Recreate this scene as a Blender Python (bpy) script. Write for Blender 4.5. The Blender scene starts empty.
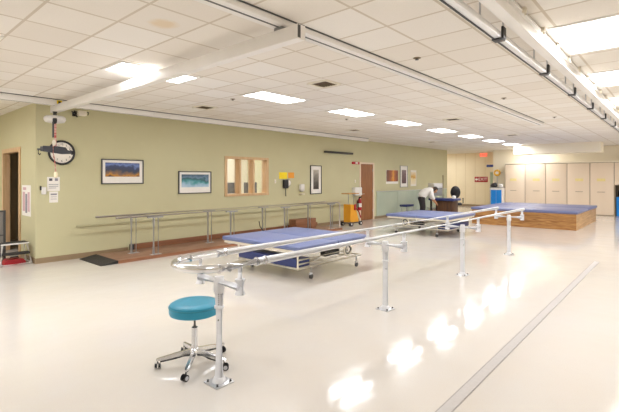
import bpy, bmesh, math, random
from math import pi, sin, cos, radians
from mathutils import Vector, Matrix
random.seed(7)
S = bpy.context.scene
COL = S.collection

# ------------------------------------------------------------------ materials
def lin(h):
    h = h.lstrip('#')
    r = []
    for i in (0, 2, 4):
        c = int(h[i:i+2], 16) / 255
        r.append(c/12.92 if c <= .04045 else ((c+.055)/1.055)**2.4)
    return (r[0], r[1], r[2], 1)

def mat(name, color, rough=.5, metal=0., noise=None, bump=0., bscale=200, coat=0., spec=.5, emit=None, estr=0., alpha=1., trans=0.):
    """Principled material; noise = (colour2, scale, amount[, stretch xyz]) mixes a procedural variation into the base colour."""
    m = bpy.data.materials.new(name); m.use_nodes = True
    nt = m.node_tree; b = nt.nodes['Principled BSDF']
    b.inputs['Base Color'].default_value = lin(color)
    b.inputs['Roughness'].default_value = rough
    b.inputs['Metallic'].default_value = metal
    b.inputs['Coat Weight'].default_value = coat
    b.inputs['Coat Roughness'].default_value = .08
    b.inputs['Specular IOR Level'].default_value = spec
    b.inputs['Alpha'].default_value = alpha
    b.inputs['Transmission Weight'].default_value = trans
    if emit:
        b.inputs['Emission Color'].default_value = lin(emit); b.inputs['Emission Strength'].default_value = estr
    tc = nt.nodes.new('ShaderNodeTexCoord')
    if noise is None: noise = (color, 20, .0)
    c2, sc, am = noise[:3]
    mp = nt.nodes.new('ShaderNodeMapping'); nt.links.new(tc.outputs['Object'], mp.inputs['Vector'])
    if len(noise) > 3: mp.inputs['Scale'].default_value = noise[3]
    nz = nt.nodes.new('ShaderNodeTexNoise'); nz.inputs['Scale'].default_value = sc; nz.inputs['Detail'].default_value = 4
    nt.links.new(mp.outputs[0], nz.inputs['Vector'])
    if am > 0:
        rp = nt.nodes.new('ShaderNodeMapRange'); rp.inputs['From Min'].default_value = .35; rp.inputs['From Max'].default_value = .65
        rp.inputs['To Max'].default_value = am
        nt.links.new(nz.outputs['Fac'], rp.inputs['Value'])
        mx = nt.nodes.new('ShaderNodeMix'); mx.data_type = 'RGBA'
        mx.inputs['A'].default_value = lin(color); mx.inputs['B'].default_value = lin(c2)
        nt.links.new(rp.outputs[0], mx.inputs['Factor']); nt.links.new(mx.outputs['Result'], b.inputs['Base Color'])
    if bump > 0:
        bz = nt.nodes.new('ShaderNodeTexNoise'); bz.inputs['Scale'].default_value = bscale
        nt.links.new(tc.outputs['Object'], bz.inputs['Vector'])
        bp = nt.nodes.new('ShaderNodeBump'); bp.inputs['Strength'].default_value = bump; bp.inputs['Distance'].default_value = .01
        nt.links.new(bz.outputs['Fac'], bp.inputs['Height']); nt.links.new(bp.outputs[0], b.inputs['Normal'])
    return m

def ceiling_mat():
    m = bpy.data.materials.new('ceiling_tile'); m.use_nodes = True; nt = m.node_tree; L = nt.links
    b = nt.nodes['Principled BSDF']; b.inputs['Roughness'].default_value = .8; b.inputs['Specular IOR Level'].default_value = .2
    geo = nt.nodes.new('ShaderNodeTexCoord'); sp = nt.nodes.new('ShaderNodeSeparateXYZ'); L.new(geo.outputs['Object'], sp.inputs[0])
    def M(op, a, bb=None):
        n = nt.nodes.new('ShaderNodeMath'); n.operation = op
        for i, v in enumerate((a, bb)):
            if v is None: continue
            if isinstance(v, (int, float)): n.inputs[i].default_value = v
            else: L.new(v, n.inputs[i])
        return n.outputs[0]
    u = M('DIVIDE', M('SUBTRACT', sp.outputs['X'], 2.256), .57)
    v = M('DIVIDE', M('SUBTRACT', sp.outputs['Y'], 3.22), .585)
    def edge(t):
        f = M('FRACT', t); return M('MINIMUM', f, M('SUBTRACT', 1., f))
    e = M('MINIMUM', edge(u), edge(v))
    line = M('LESS_THAN', e, .022)
    cb = nt.nodes.new('ShaderNodeCombineXYZ'); L.new(M('FLOOR', u), cb.inputs[0]); L.new(M('FLOOR', v), cb.inputs[1])
    wn = nt.nodes.new('ShaderNodeTexWhiteNoise'); L.new(cb.outputs[0], wn.inputs['Vector'])
    cr = nt.nodes.new('ShaderNodeValToRGB'); cr.color_ramp.elements[0].color = lin('#e8e1d7'); cr.color_ramp.elements[1].color = lin('#f0ece6')
    cr.color_ramp.elements[0].position = 0; cr.color_ramp.elements[1].position = 1
    e2 = cr.color_ramp.elements.new(.55); e2.color = lin('#ece6dd')
    L.new(wn.outputs['Value'], cr.inputs[0])
    # fine fissures of mineral fibre
    nz = nt.nodes.new('ShaderNodeTexNoise'); nz.inputs['Scale'].default_value = 90; nz.inputs['Detail'].default_value = 3; L.new(geo.outputs['Object'], nz.inputs['Vector'])
    mr = nt.nodes.new('ShaderNodeMapRange'); mr.inputs['From Min'].default_value = .55; mr.inputs['From Max'].default_value = .7; mr.inputs['To Max'].default_value = .12
    L.new(nz.outputs['Fac'], mr.inputs['Value'])
    m1 = nt.nodes.new('ShaderNodeMix'); m1.data_type = 'RGBA'; L.new(mr.outputs[0], m1.inputs['Factor']); L.new(cr.outputs[0], m1.inputs['A']); m1.inputs['B'].default_value = lin('#b7a88e')
    # a water stain on one tile
    vm = nt.nodes.new('ShaderNodeVectorMath'); vm.operation = 'SUBTRACT'; L.new(geo.outputs['Object'], vm.inputs[0]); vm.inputs[1].default_value = (1.99, 3.55, 0)
    vs = nt.nodes.new('ShaderNodeVectorMath'); vs.operation = 'MULTIPLY'; L.new(vm.outputs[0], vs.inputs[0]); vs.inputs[1].default_value = (1/.11, 1/.11, 0)
    vl = nt.nodes.new('ShaderNodeVectorMath'); vl.operation = 'LENGTH'; L.new(vs.outputs[0], vl.inputs[0])
    n2 = nt.nodes.new('ShaderNodeTexNoise'); n2.inputs['Scale'].default_value = 12; L.new(geo.outputs['Object'], n2.inputs['Vector'])
    st = nt.nodes.new('ShaderNodeMapRange'); st.inputs['From Min'].default_value = 1.3; st.inputs['From Max'].default_value = .7; st.inputs['To Max'].default_value = .4
    L.new(M('ADD', vl.outputs['Value'], M('MULTIPLY', M('SUBTRACT', n2.outputs['Fac'], .5), .8)), st.inputs['Value'])
    m3 = nt.nodes.new('ShaderNodeMix'); m3.data_type = 'RGBA'; L.new(st.outputs[0], m3.inputs['Factor']); L.new(m1.outputs['Result'], m3.inputs['A']); m3.inputs['B'].default_value = lin('#d9b56c')
    m2 = nt.nodes.new('ShaderNodeMix'); m2.data_type = 'RGBA'; L.new(line, m2.inputs['Factor']); L.new(m3.outputs['Result'], m2.inputs['A']); m2.inputs['B'].default_value = lin('#d0c5b5')
    L.new(m2.outputs['Result'], b.inputs['Base Color'])
    return m

def floor_mat():
    m = mat('polished_vinyl_floor', '#d6d1cb', .1, noise=('#d7cec3', 1.4, .45), spec=.45, coat=.15)
    nt = m.node_tree; b = nt.nodes['Principled BSDF']; L = nt.links
    b.inputs['Coat Roughness'].default_value = .07
    tc = nt.nodes['Texture Coordinate']
    nz = nt.nodes.new('ShaderNodeTexNoise'); nz.inputs['Scale'].default_value = 120; nz.inputs['Detail'].default_value = 2; L.new(tc.outputs['Object'], nz.inputs['Vector'])
    mr = nt.nodes.new('ShaderNodeMapRange'); mr.inputs['From Min'].default_value = .5; mr.inputs['From Max'].default_value = .72; mr.inputs['To Max'].default_value = .22; L.new(nz.outputs['Fac'], mr.inputs['Value'])
    old = b.inputs['Base Color'].links[0].from_socket
    mx = nt.nodes.new('ShaderNodeMix'); mx.data_type = 'RGBA'; L.new(mr.outputs[0], mx.inputs['Factor']); L.new(old, mx.inputs['A']); mx.inputs['B'].default_value = lin('#cdb79c')
    L.new(mx.outputs['Result'], b.inputs['Base Color'])
    wv = nt.nodes.new('ShaderNodeTexNoise'); wv.inputs['Scale'].default_value = 2.2; wv.inputs['Detail'].default_value = 3; L.new(tc.outputs['Object'], wv.inputs['Vector'])
    bp = nt.nodes.new('ShaderNodeBump'); bp.inputs['Strength'].default_value = .1; bp.inputs['Distance'].default_value = .04; L.new(wv.outputs['Fac'], bp.inputs['Height'])
    L.new(bp.outputs[0], b.inputs['Normal']); L.new(bp.outputs[0], b.inputs['Coat Normal'])
    return m

def wood_mat(name, c1, c2, axis='X', scale=3., rough=.45, knots=False):
    m = bpy.data.materials.new(name); m.use_nodes = True; nt = m.node_tree; L = nt.links
    b = nt.nodes['Principled BSDF']; b.inputs['Roughness'].default_value = rough
    tc = nt.nodes.new('ShaderNodeTexCoord'); mp = nt.nodes.new('ShaderNodeMapping'); L.new(tc.outputs['Object'], mp.inputs['Vector'])
    mp.inputs['Scale'].default_value = {'X': (.35, 4, 4), 'Y': (4, .35, 4), 'Z': (4, 4, .35)}[axis]
    nz = nt.nodes.new('ShaderNodeTexNoise'); nz.inputs['Scale'].default_value = scale; nz.inputs['Detail'].default_value = 6; nz.inputs['Distortion'].default_value = 1.2 if knots else .5
    L.new(mp.outputs[0], nz.inputs['Vector'])
    cr = nt.nodes.new('ShaderNodeValToRGB'); cr.color_ramp.elements[0].position = .34; cr.color_ramp.elements[1].position = .66
    cr.color_ramp.elements[0].color = lin(c2); cr.color_ramp.elements[1].color = lin(c1)
    L.new(nz.outputs['Fac'], cr.inputs[0]); out = cr.outputs[0]
    if knots:
        vo = nt.nodes.new('ShaderNodeTexVoronoi'); vo.inputs['Scale'].default_value = 1.6
        mp2 = nt.nodes.new('ShaderNodeMapping'); mp2.inputs['Scale'].default_value = (1, .6, 1.4); L.new(tc.outputs['Object'], mp2.inputs['Vector']); L.new(mp2.outputs[0], vo.inputs['Vector'])
        mr = nt.nodes.new('ShaderNodeMapRange'); mr.inputs['From Min'].default_value = .09; mr.inputs['From Max'].default_value = .03; L.new(vo.outputs['Distance'], mr.inputs['Value'])
        mx = nt.nodes.new('ShaderNodeMix'); mx.data_type = 'RGBA'; L.new(mr.outputs[0], mx.inputs['Factor']); L.new(out, mx.inputs['A']); mx.inputs['B'].default_value = lin('#4a2c14'); out = mx.outputs['Result']
    L.new(out, b.inputs['Base Color'])
    return m

def picture_mat(name, stops, axis='Z', lo=0, hi=1, nscale=8., namt=.25, stretch=(1, 1, 1)):
    """A blurry landscape: a colour ramp along one local axis, disturbed by noise."""
    m = bpy.data.materials.new(name); m.use_nodes = True; nt = m.node_tree; L = nt.links
    b = nt.nodes['Principled BSDF']; b.inputs['Roughness'].default_value = .35
    tc = nt.nodes.new('ShaderNodeTexCoord'); sp = nt.nodes.new('ShaderNodeSeparateXYZ'); L.new(tc.outputs['Object'], sp.inputs[0])
    mr = nt.nodes.new('ShaderNodeMapRange'); mr.inputs['From Min'].default_value = lo; mr.inputs['From Max'].default_value = hi; L.new(sp.outputs[axis], mr.inputs['Value'])
    mp = nt.nodes.new('ShaderNodeMapping'); mp.inputs['Scale'].default_value = stretch; L.new(tc.outputs['Object'], mp.inputs['Vector'])
    nz = nt.nodes.new('ShaderNodeTexNoise'); nz.inputs['Scale'].default_value = nscale; nz.inputs['Detail'].default_value = 5; L.new(mp.outputs[0], nz.inputs['Vector'])
    a = nt.nodes.new('ShaderNodeMath'); a.operation = 'SUBTRACT'; L.new(nz.outputs['Fac'], a.inputs[0]); a.inputs[1].default_value = .5
    k = nt.nodes.new('ShaderNodeMath'); k.operation = 'MULTIPLY_ADD'; L.new(a.outputs[0], k.inputs[0]); k.inputs[1].default_value = namt*4; L.new(mr.outputs[0], k.inputs[2])
    cr = nt.nodes.new('ShaderNodeValToRGB'); els = cr.color_ramp.elements
    els[0].position, els[0].color = stops[0][0], lin(stops[0][1]); els[1].position, els[1].color = stops[-1][0], lin(stops[-1][1])
    for p, c in stops[1:-1]:
        e = els.new(p); e.color = lin(c)
    L.new(k.outputs[0], cr.inputs[0]); L.new(cr.outputs[0], b.inputs['Base Color'])
    return m

M = dict(
    green=mat('olive_wall_paint', '#ccc7a2', .6, noise=('#c6c09a', 1.5, .5), bump=.05, bscale=180, spec=.3),
    cream=mat('cream_wall_paint', '#f3e6c8', .6, noise=('#eedfbf', 1.5, .5), bump=.05, spec=.3),
    ivory=mat('ivory_wall_paint', '#f6eedb', .6, noise=('#f2e8d2', 1.5, .5), spec=.3),
    ceil=ceiling_mat(), floor=floor_mat(),
    white=mat('white_enamel', '#e9e6e2', .3, noise=('#dfdcd8', 6, .3), coat=.3),
    ivorymetal=mat('ivory_enamel_metal', '#ece4d3', .35, noise=('#e2d8c4', 6, .3)),
    trackwhite=mat('white_powder_coat', '#f0ede9', .35, noise=('#e6e2dd', 4, .3)),
    grey=mat('grey_plastic', '#9a9a98', .45, noise=('#8d8d8b', 15, .4)),
    darkgrey=mat('dark_grey_metal', '#4c4b4c', .4, noise=('#414042', 15, .4)),
    black=mat('black_plastic', '#1d1c1f', .4, noise=('#27262a', 20, .5)),
    rubber=mat('black_rubber', '#2b2927', .75, noise=('#383431', 40, .6), bump=.2, bscale=300),
    chrome=mat('polished_chrome', '#e6e7ea', .16, .9, noise=('#c4c6ca', 8, .4)),
    steel=mat('brushed_steel', '#cfd0d4', .3, .6, noise=('#bfc0c5', 30, .5, (1, 1, 8))),
    alu=mat('satin_aluminium', '#efeff0', .28, .25, noise=('#e4e4e6', 20, .4, (.2, 4, 4))),
    postpaint=mat('pale_grey_paint', '#e6e7ec', .35, noise=('#dcdde3', 8, .4), coat=.2),
    railgrey=mat('warm_grey_rail', '#c4bbb4', .35, .2, noise=('#b8aea7', 10, .5)),
    ringyellow=mat('golden_yellow_plastic', '#ecb93e', .4, noise=('#e2ae34', 8, .4)),
    teal=mat('teal_vinyl', '#2a97b8', .38, noise=('#258dae', 6, .5), bump=.08, bscale=350),
    tealdark=mat('teal_vinyl_welt', '#1f8aa0', .4, noise=('#1c8097', 6, .5)),
    blue=mat('periwinkle_blue_vinyl', '#6f7aa5', .4, noise=('#68739d', 3, .6), bump=.06, bscale=250),
    navy=mat('navy_vinyl', '#2f3b72', .42, noise=('#2a3566', 4, .6), bump=.06, bscale=250),
    padblue=mat('slate_blue_vinyl', '#6c7298', .4, noise=('#646a90', 2, .6), bump=.06, bscale=250),
    baseb=mat('brown_vinyl_baseboard', '#9a8467', .5, noise=('#8f7a5e', 5, .5)),
    wpink=wood_mat('reddish_platform_wood', '#9c7863', '#86634f', 'X', 4),
    worange=wood_mat('orange_stained_wood', '#9b6a4c', '#86583c', 'X', 4),
    wdoor=wood_mat('brown_door_veneer', '#a06a40', '#855430', 'Z', 6),
    wframe=wood_mat('light_oak_trim', '#d9b890', '#caa67b', 'Z', 6),
    wply=wood_mat('knotty_plywood', '#bd8c50', '#875729', 'Y', 5, knots=True),
    wplylit=wood_mat('knotty_plywood_lit_side', '#c9a270', '#a57c4a', 'X', 5, knots=True),  # paler copy of the plywood, light on the side face put into its colour
    wtray=wood_mat('honey_wood', '#d2a052', '#bb873f', 'X', 6),
    wtable=wood_mat('dark_walnut', '#5f4028', '#42291a', 'Z', 6),
    laminate=mat('beige_laminate', '#ead8c2', .45, noise=('#e4d0b8', 2, .5, (1, 1, .2))),
    laminateedge=mat('grey_laminate_edge', '#a8957c', .5, noise=('#9c8a72', 6, .4)),
    paper=mat('white_paper', '#f3efe9', .7, noise=('#e9e4dc', 10, .3)),
    ink=mat('grey_print', '#9b97a0', .7, noise=('#83808a', 90, .8)),
    inkdark=mat('dark_print', '#55535c', .7, noise=('#6d6b75', 60, .6)),
    inkred=mat('rose_print', '#d9b4b4', .7, noise=('#c7a6b8', 40, .8)),
    yellow=mat('yellow_paper', '#ffe21e', .6, noise=('#fada18', 8, .5)),
    orangep=mat('orange_paper', '#efa23a', .6, noise=('#e79628', 8, .5)),
    orange=mat('orange_plastic', '#e8a32a', .4, noise=('#dd9520', 6, .5)),
    red=mat('red_enamel', '#b3202a', .35, noise=('#a51b25', 8, .4)),
    redsign=mat('red_sign', '#a81f27', .45, noise=('#9c1a22', 8, .3)),
    redlamp=mat('red_lit_letters', '#e8453a', .4, emit='#ff4a38', estr=1.2),
    redstrap=mat('red_webbing', '#b7403f', .7, noise=('#d8b9ae', 45, .9, (.1, .1, 1))),
    clockface=mat('white_clock_face', '#f2ece2', .5, noise=('#ebe4d8', 5, .3)),
    bluecart=mat('bright_blue_plastic', '#1c86dc', .4, noise=('#187bd0', 4, .5)),
    bluesign=mat('dark_blue_sign', '#3c4a8e', .5, noise=('#354283', 9, .4)),
    shirt=mat('white_cotton_shirt', '#ece9e6', .8, noise=('#dcd8d6', 12, .5), bump=.2, bscale=60),
    trouser=mat('charcoal_trousers', '#2e2b2d', .85, noise=('#3a3537', 14, .5)),
    skin=mat('skin', '#b98460', .55, noise=('#a97553', 10, .4)),
    hair=mat('dark_brown_hair', '#2a1c15', .6, noise=('#3a281d', 50, .7)),
    eye=mat('eye_white', '#efeae4', .3, noise=('#e6e0da', 20, .3)),
    glass=mat('window_glass', '#f4f8f6', .02, alpha=.12, spec=.5),
    mirror=mat('grey_green_mirror', '#c3ceba', .25, .15, noise=('#b2bfae', 1.2, .6), spec=.6),
    tape=mat('grey_floor_strip', '#c4bfbc', .4, noise=('#bab5b2', 30, .5)),
    tapeedge=mat('dark_strip_edge', '#a39e9a', .5, noise=('#97928e', 30, .5)),
    carpetgrey=mat('grey_upholstery', '#8f8a86', .9, noise=('#7d7874', 60, .6)),
    vent=mat('brown_grille_metal', '#8a7454', .5, noise=('#7c6749', 20, .5)),
    ventdark=mat('brown_duct_shadow', '#5d4a35', .7, noise=('#54422f', 20, .4)),
    dark=mat('unlit_room_shade', '#4a3a30', .8, noise=('#3e3028', 4, .5)),  # darkness of the unlit room put into the wall colour
    lamp=mat('white_diffuser', '#ffffff', .5, emit='#fdfdff', estr=5.),
    cardboard=mat('yellow_card_label', '#ecdc9a', .6, noise=('#e4d18a', 12, .5)),
)

# ------------------------------------------------------------------ mesh builders
def bm_new(): return bmesh.new()

def box(bm, x0, x1, y0, y1, z0, z1, bev=0., seg=2):
    r = bmesh.ops.create_cube(bm, size=1)
    vs = r['verts']
    for v in vs:
        v.co.x = x0 if v.co.x < 0 else x1
        v.co.y = y0 if v.co.y < 0 else y1
        v.co.z = z0 if v.co.z < 0 else z1
    if bev > 0:
        es = {e for v in vs for e in v.link_edges}
        bmesh.ops.bevel(bm, geom=list(es), offset=bev, segments=seg, affect='EDGES', profile=.5)
    return bm

def frame_of(d):
    d = d.normalized(); up = Vector((0, 0, 1)) if abs(d.z) < .95 else Vector((1, 0, 0))
    a = d.cross(up).normalized(); b = a.cross(d).normalized(); return a, b

def tube(bm, pts, r, seg=12, closed=False, cap=True):
    pts = [Vector(p) for p in pts]; n = len(pts); rings = []
    rr = r if isinstance(r, (list, tuple)) else [r]*n
    a0 = None
    for i, p in enumerate(pts):
        if closed: d = (pts[(i+1) % n] - pts[i-1])
        else: d = (pts[min(i+1, n-1)] - pts[max(i-1, 0)])
        d.normalize()
        if a0 is None: a, b = frame_of(d)
        else:
            a = (a0 - d*a0.dot(d)).normalized(); b = d.cross(a).normalized()
        a0 = a
        rings.append([bm.verts.new(p + (a*cos(2*pi*k/seg) + b*sin(2*pi*k/seg))*rr[i]) for k in range(seg)])
    m = n if closed else n-1
    for i in range(m):
        A, B_ = rings[i], rings[(i+1) % n]
        for k in range(seg):
            bm.faces.new((A[k], A[(k+1) % seg], B_[(k+1) % seg], B_[k]))
    if cap and not closed:
        bm.faces.new(list(reversed(rings[0]))); bm.faces.new(rings[-1])
    return bm

def cyl(bm, p0, p1, r0, r1=None, seg=16): return tube(bm, [p0, p1], [r0, r0 if r1 is None else r1], seg)

def lathe(bm, prof, c=(0, 0, 0), seg=32, axis='Z'):
    rings = []
    for (r, z) in prof:
        ring = []
        for k in range(seg):
            t = 2*pi*k/seg; q = (r*cos(t), r*sin(t), z)
            if axis == 'Y': q = (r*cos(t), z, r*sin(t))
            if axis == 'X': q = (z, r*cos(t), r*sin(t))
            ring.append(bm.verts.new((c[0]+q[0], c[1]+q[1], c[2]+q[2])))
        rings.append(ring)
    for A, B_ in zip(rings, rings[1:]):
        for k in range(seg): bm.faces.new((A[k], A[(k+1) % seg], B_[(k+1) % seg], B_[k]))
    bm.faces.new(list(reversed(rings[0]))); bm.faces.new(rings[-1])
    return bm

def prism(bm, pts, axis, a, b):
    """extrude a 2D outline along an axis from a to b"""
    def P(p, t): return {'X': (t, p[0], p[1]), 'Y': (p[0], t, p[1]), 'Z': (p[0], p[1], t)}[axis]
    A = [bm.verts.new(P(p, a)) for p in pts]; B_ = [bm.verts.new(P(p, b)) for p in pts]; n = len(pts)
    bm.faces.new(A); bm.faces.new(list(reversed(B_)))
    for k in range(n): bm.faces.new((A[k], B_[k], B_[(k+1) % n], A[(k+1) % n]))
    return bm

def obj(name, bm, m, parent=None, smooth=True, swap=False):
    if swap:
        for v in bm.verts: v.co.x, v.co.y = v.co.y, v.co.x
    bmesh.ops.recalc_face_normals(bm, faces=bm.faces[:])
    me = bpy.data.meshes.new(name); bm.to_mesh(me); bm.free()
    if smooth:
        for p in me.polygons: p.use_smooth = True
        try: me.set_sharp_from_angle(angle=radians(38))
        except Exception: pass
    me.materials.append(M[m] if isinstance(m, str) else m)
    o = bpy.data.objects.new(name, me); COL.objects.link(o)
    if parent: o.parent = parent
    return o

def tag(o, label=None, cat=None, group=None, kind=None):
    if label: o['label'] = label
    if cat: o['category'] = cat
    if group: o['group'] = group
    if kind: o['kind'] = kind
    return o

def thing(name, label, cat, loc=(0, 0, 0), rz=0., group=None):
    o = bpy.data.objects.new(name, None); COL.objects.link(o); o.empty_display_size = .1
    o.location = loc; o.rotation_euler = (0, 0, rz)
    return tag(o, label, cat, group)

def single(name, bm, m, label, cat, loc=(0, 0, 0), rz=0, group=None, smooth=True):
    o = obj(name, bm, m, None, smooth); o.location = loc; o.rotation_euler = (0, 0, rz)
    return tag(o, label, cat, group)

def struct(name, bm, m, parent=None):
    o = obj(name, bm, m, parent, False)
    if not parent: o['kind'] = 'structure'
    return o

def sroot(name, loc=(0, 0, 0)):
    o = bpy.data.objects.new(name, None); COL.objects.link(o); o.location = loc; o['kind'] = 'structure'; return o

def dup(root, loc=None, rz=None, label=None, group=None):
    r = root.copy(); COL.objects.link(r)
    if loc is not None: r.location = loc
    if rz is not None: r.rotation_euler = (0, 0, rz)
    if label: r['label'] = label
    if group: r['group'] = group
    def rec(src, dst):
        for ch in list(src.children):
            c = ch.copy(); COL.objects.link(c); c.parent = dst; rec(ch, c)
    rec(root, r); return r

def bx(*a, **k): return box(bm_new(), *a, **k)

def label_text(name, s, size, m, parent, loc, rot, depth=.004, align='CENTER'):
    cu = bpy.data.curves.new(name, 'FONT'); cu.body = s; cu.size = size; cu.extrude = depth; cu.align_x = align; cu.align_y = 'CENTER'
    t = bpy.data.objects.new(name + '_tmp', cu); COL.objects.link(t)
    dg = bpy.context.evaluated_depsgraph_get(); me = bpy.data.meshes.new_from_object(t.evaluated_get(dg))
    bpy.data.objects.remove(t); me.materials.clear(); me.materials.append(M[m])
    o = bpy.data.objects.new(name, me); COL.objects.link(o); o.parent = parent; o.location = loc; o.rotation_euler = rot
    return o

# ------------------------------------------------------------------ camera
cam = bpy.data.cameras.new('camera'); co = bpy.data.objects.new('camera', cam); COL.objects.link(co); S.camera = co
cam.sensor_width = 36; cam.sensor_fit = 'HORIZONTAL'; cam.lens = 36*420/619; cam.shift_y = -28/619; cam.clip_start = .05
AZ = math.atan2(372.5, 420)
co.location = (0, 0, 1.6); co.rotation_euler = (pi/2, 0, AZ - pi/2)

# ------------------------------------------------------------------ the room
CZ = 3.01; W = 9.0; XR = 2.47; XE = 20.76; XF = 22.3
struct('floor', bx(-5, 25, -5, 13.2, -.1, 0), 'floor')
struct('ceiling', bx(-5, 25, -5, 13.2, CZ, CZ+.1), 'ceil')
# long olive wall with a window opening and a door opening
bm = bm_new(); T = .2
WX0, WX1, WZ0, WZ1 = 6.83, 8.29, 1.145, 2.15
DX0, DX1, DZ = 13.0, 13.88, 2.15
box(bm, XR, WX0, W, W+T, 0, CZ); box(bm, WX0, WX1, W, W+T, 0, WZ0); box(bm, WX0, WX1, W, W+T, WZ1, CZ)
box(bm, WX1, DX0, W, W+T, 0, CZ); box(bm, DX0, DX1, W, W+T, DZ, CZ); box(bm, DX1, XE, W, W+T, 0, CZ)
struct('wall_left', bm, 'green')
# wall turning the outside corner, with a doorway
LY0, LY1, LZ = 10.02, 11.25, 2.17
bm = bm_new()
T2 = .11
box(bm, XR, XR+T2, W+T, LY0, 0, CZ); box(bm, XR, XR+T2, LY0, LY1, LZ, CZ); box(bm, XR, XR+T2, LY1, 13, 0, CZ)
struct('wall_corner', bm, 'green')
bm = bm_new(); box(bm, XE-.2, XE, W+T, 13, 0, CZ); struct('wall_alcove', bm, 'cream')
bm = bm_new(); box(bm, 24, 24.2, 7.23, 13, 0, CZ); struct('wall_end', bm, 'cream')
bm = bm_new()
for k in range(8):
    yy = 8.2 + .55*k; box(bm, 23.99, 24, yy, yy+.012, .1, CZ)
struct('trim_2', bm, mat('panel_joint', '#d9c79f', .6, noise=('#d2bf95', 5, .4)))
bm = bm_new(); box(bm, XF, XF+.2, -5, 7.23, 0, CZ); box(bm, XF+.2, 24, 7.03, 7.23, 0, CZ); struct('wall_far', bm, 'ivory')
struct('wall_back', bx(-5, 24.2, 13, 13.2, 0, CZ), 'cream')
struct('wall_near', bx(-5.2, -5, -5, 13.2, 0, CZ), 'ivory')
struct('wall_right', bx(-5.2, 25, -5.2, -5, 0, CZ), 'ivory')
# ceiling soffit in front of the far wall
struct('soffit', bx(19.5, 20.3, 2.34, 5.47, 2.62, CZ), 'ivory')
# baseboards
bm = bm_new(); box(bm, XR-.012, 4.2, W-.012, W, 0, .1); box(bm, 10.25, DX0-.07, W-.012, W, 0, .1); box(bm, DX1+.07, XE, W-.012, W, 0, .1); struct('baseboard_left', bm, 'baseb')
bm = bm_new(); box(bm, XR-.012, XR, W, LY0-.08, 0, .1); struct('baseboard_corner', bm, 'baseb')
bm = bm_new(); box(bm, 23.988, 24, 7.23, 13, 0, .1); struct('baseboard_end', bm, 'baseb')
# corner guard, rail on the wall behind the bars
bm = bm_new(); box(bm, XR-.004, XR+.055, W-.006, W, .1, CZ); box(bm, XR-.006, XR, W, W+.05, .1, CZ); struct('trim_1', bm, 'green')
# grey strip set in the floor
t = sroot('trim_3'); obj('strip', bx(-4, 9.65, 1.18, 1.255, 0, .003), 'tape', t)
bm = bm_new(); box(bm, -4, 9.65, 1.172, 1.18, 0, .0035); box(bm, -4, 9.65, 1.255, 1.263, 0, .0035); obj('strip_edge', bm, 'tapeedge', t)

# window_1: three panes in light oak, office behind
w = sroot('window_1')
bm = bm_new(); J = .09
box(bm, WX0-.05, WX1+.05, W-.02, W+T, WZ1-.035, WZ1+.03); box(bm, WX0-.05, WX1+.05, W-.03, W+T, WZ0-.035, WZ0+.03)
box(bm, WX0-.05, WX0+.03, W-.02, W+T, WZ0+.03, WZ1-.035); box(bm, WX1-.03, WX1+.05, W-.02, W+T, WZ0+.03, WZ1-.035)
obj('window_frame', bm, 'wframe', w)
cuts = [WX0+.03, 7.30, 7.78, WX1-.03]
for xm in cuts[1:3]: obj('mullion', bx(xm-.03, xm+.03, W-.015, W+T, WZ0+.03, WZ1-.035), 'wframe', w)
for a, b in zip(cuts, cuts[1:]): obj('pane', bx(a, b, W+.15, W+.156, WZ0+.03, WZ1-.035), 'glass', w)
bm = bm_new()
box(bm, 5.2, 9.82, 11.6, 11.7, 0, CZ); box(bm, 5.1, 5.2, W+T, 11.7, 0, CZ); struct('wall_office', bm, 'ivory')
struct('wall_office_side', bx(9.72, 9.82, W+T, 11.6, 0, CZ), 'green')
# office things seen through the glass
def monitor(label, x, y):
    t = thing('computer_monitor', label, 'monitor', (x, y, 1.0), 0, 'monitors behind the window')
    obj('screen', bx(-.26, .26, -.03, .01, .12, .46, bev=.012), 'black', t)
    bm = bm_new(); cyl(bm, (0, 0, .01), (0, 0, .2), .03); box(bm, -.12, .12, -.08, .08, 0, .015); obj('stand', bm, 'darkgrey', t)
monitor('black computer monitor seen through the left pane of the window', 8.12, 10.4)
monitor('black computer monitor seen through the middle pane of the window', 8.85, 10.4)
t = thing('office_counter', 'dark counter behind the window in the olive wall', 'counter', (8.2, 10.4, 0))
obj('counter_top', bx(-1.8, 1.45, -.3, .35, .95, 1.0), 'darkgrey', t); obj('counter_body', bx(-1.75, 1.42, -.25, .33, 0, .95), 'laminateedge', t)

# door_1, brown veneer
d = sroot('door_1')
bm = bm_new(); box(bm, DX0-.06, DX0+.02, W-.02, W+T, 0, DZ+.04); box(bm, DX1-.02, DX1+.06, W-.02, W+T, 0, DZ+.04); box(bm, DX0+.02, DX1-.02, W-.02, W+T, DZ-.02, DZ+.04)
obj('door_frame', bm, 'laminate', d)
obj('door_leaf', bx(DX0+.02, DX1-.02, W+.005, W+.05, .01, DZ-.02), 'wdoor', d)
bm = bm_new(); cyl(bm, (DX0+.09, W+.005, 1.0), (DX0+.09, W-.05, 1.0), .012); cyl(bm, (DX0+.09, W-.045, 1.0), (DX0+.2, W-.045, 1.0), .011); lathe(bm, [(.032, 0), (.032, .012)], (DX0+.09, W-.007, 1.0), 16, 'Y')
obj('door_handle', bm, 'steel', d)
for z in (.35, 1.1, 1.9): obj('hinge', bx(DX1-.035, DX1-.008, W-.012, W+.01, z-.05, z+.05), 'steel', d)

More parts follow.
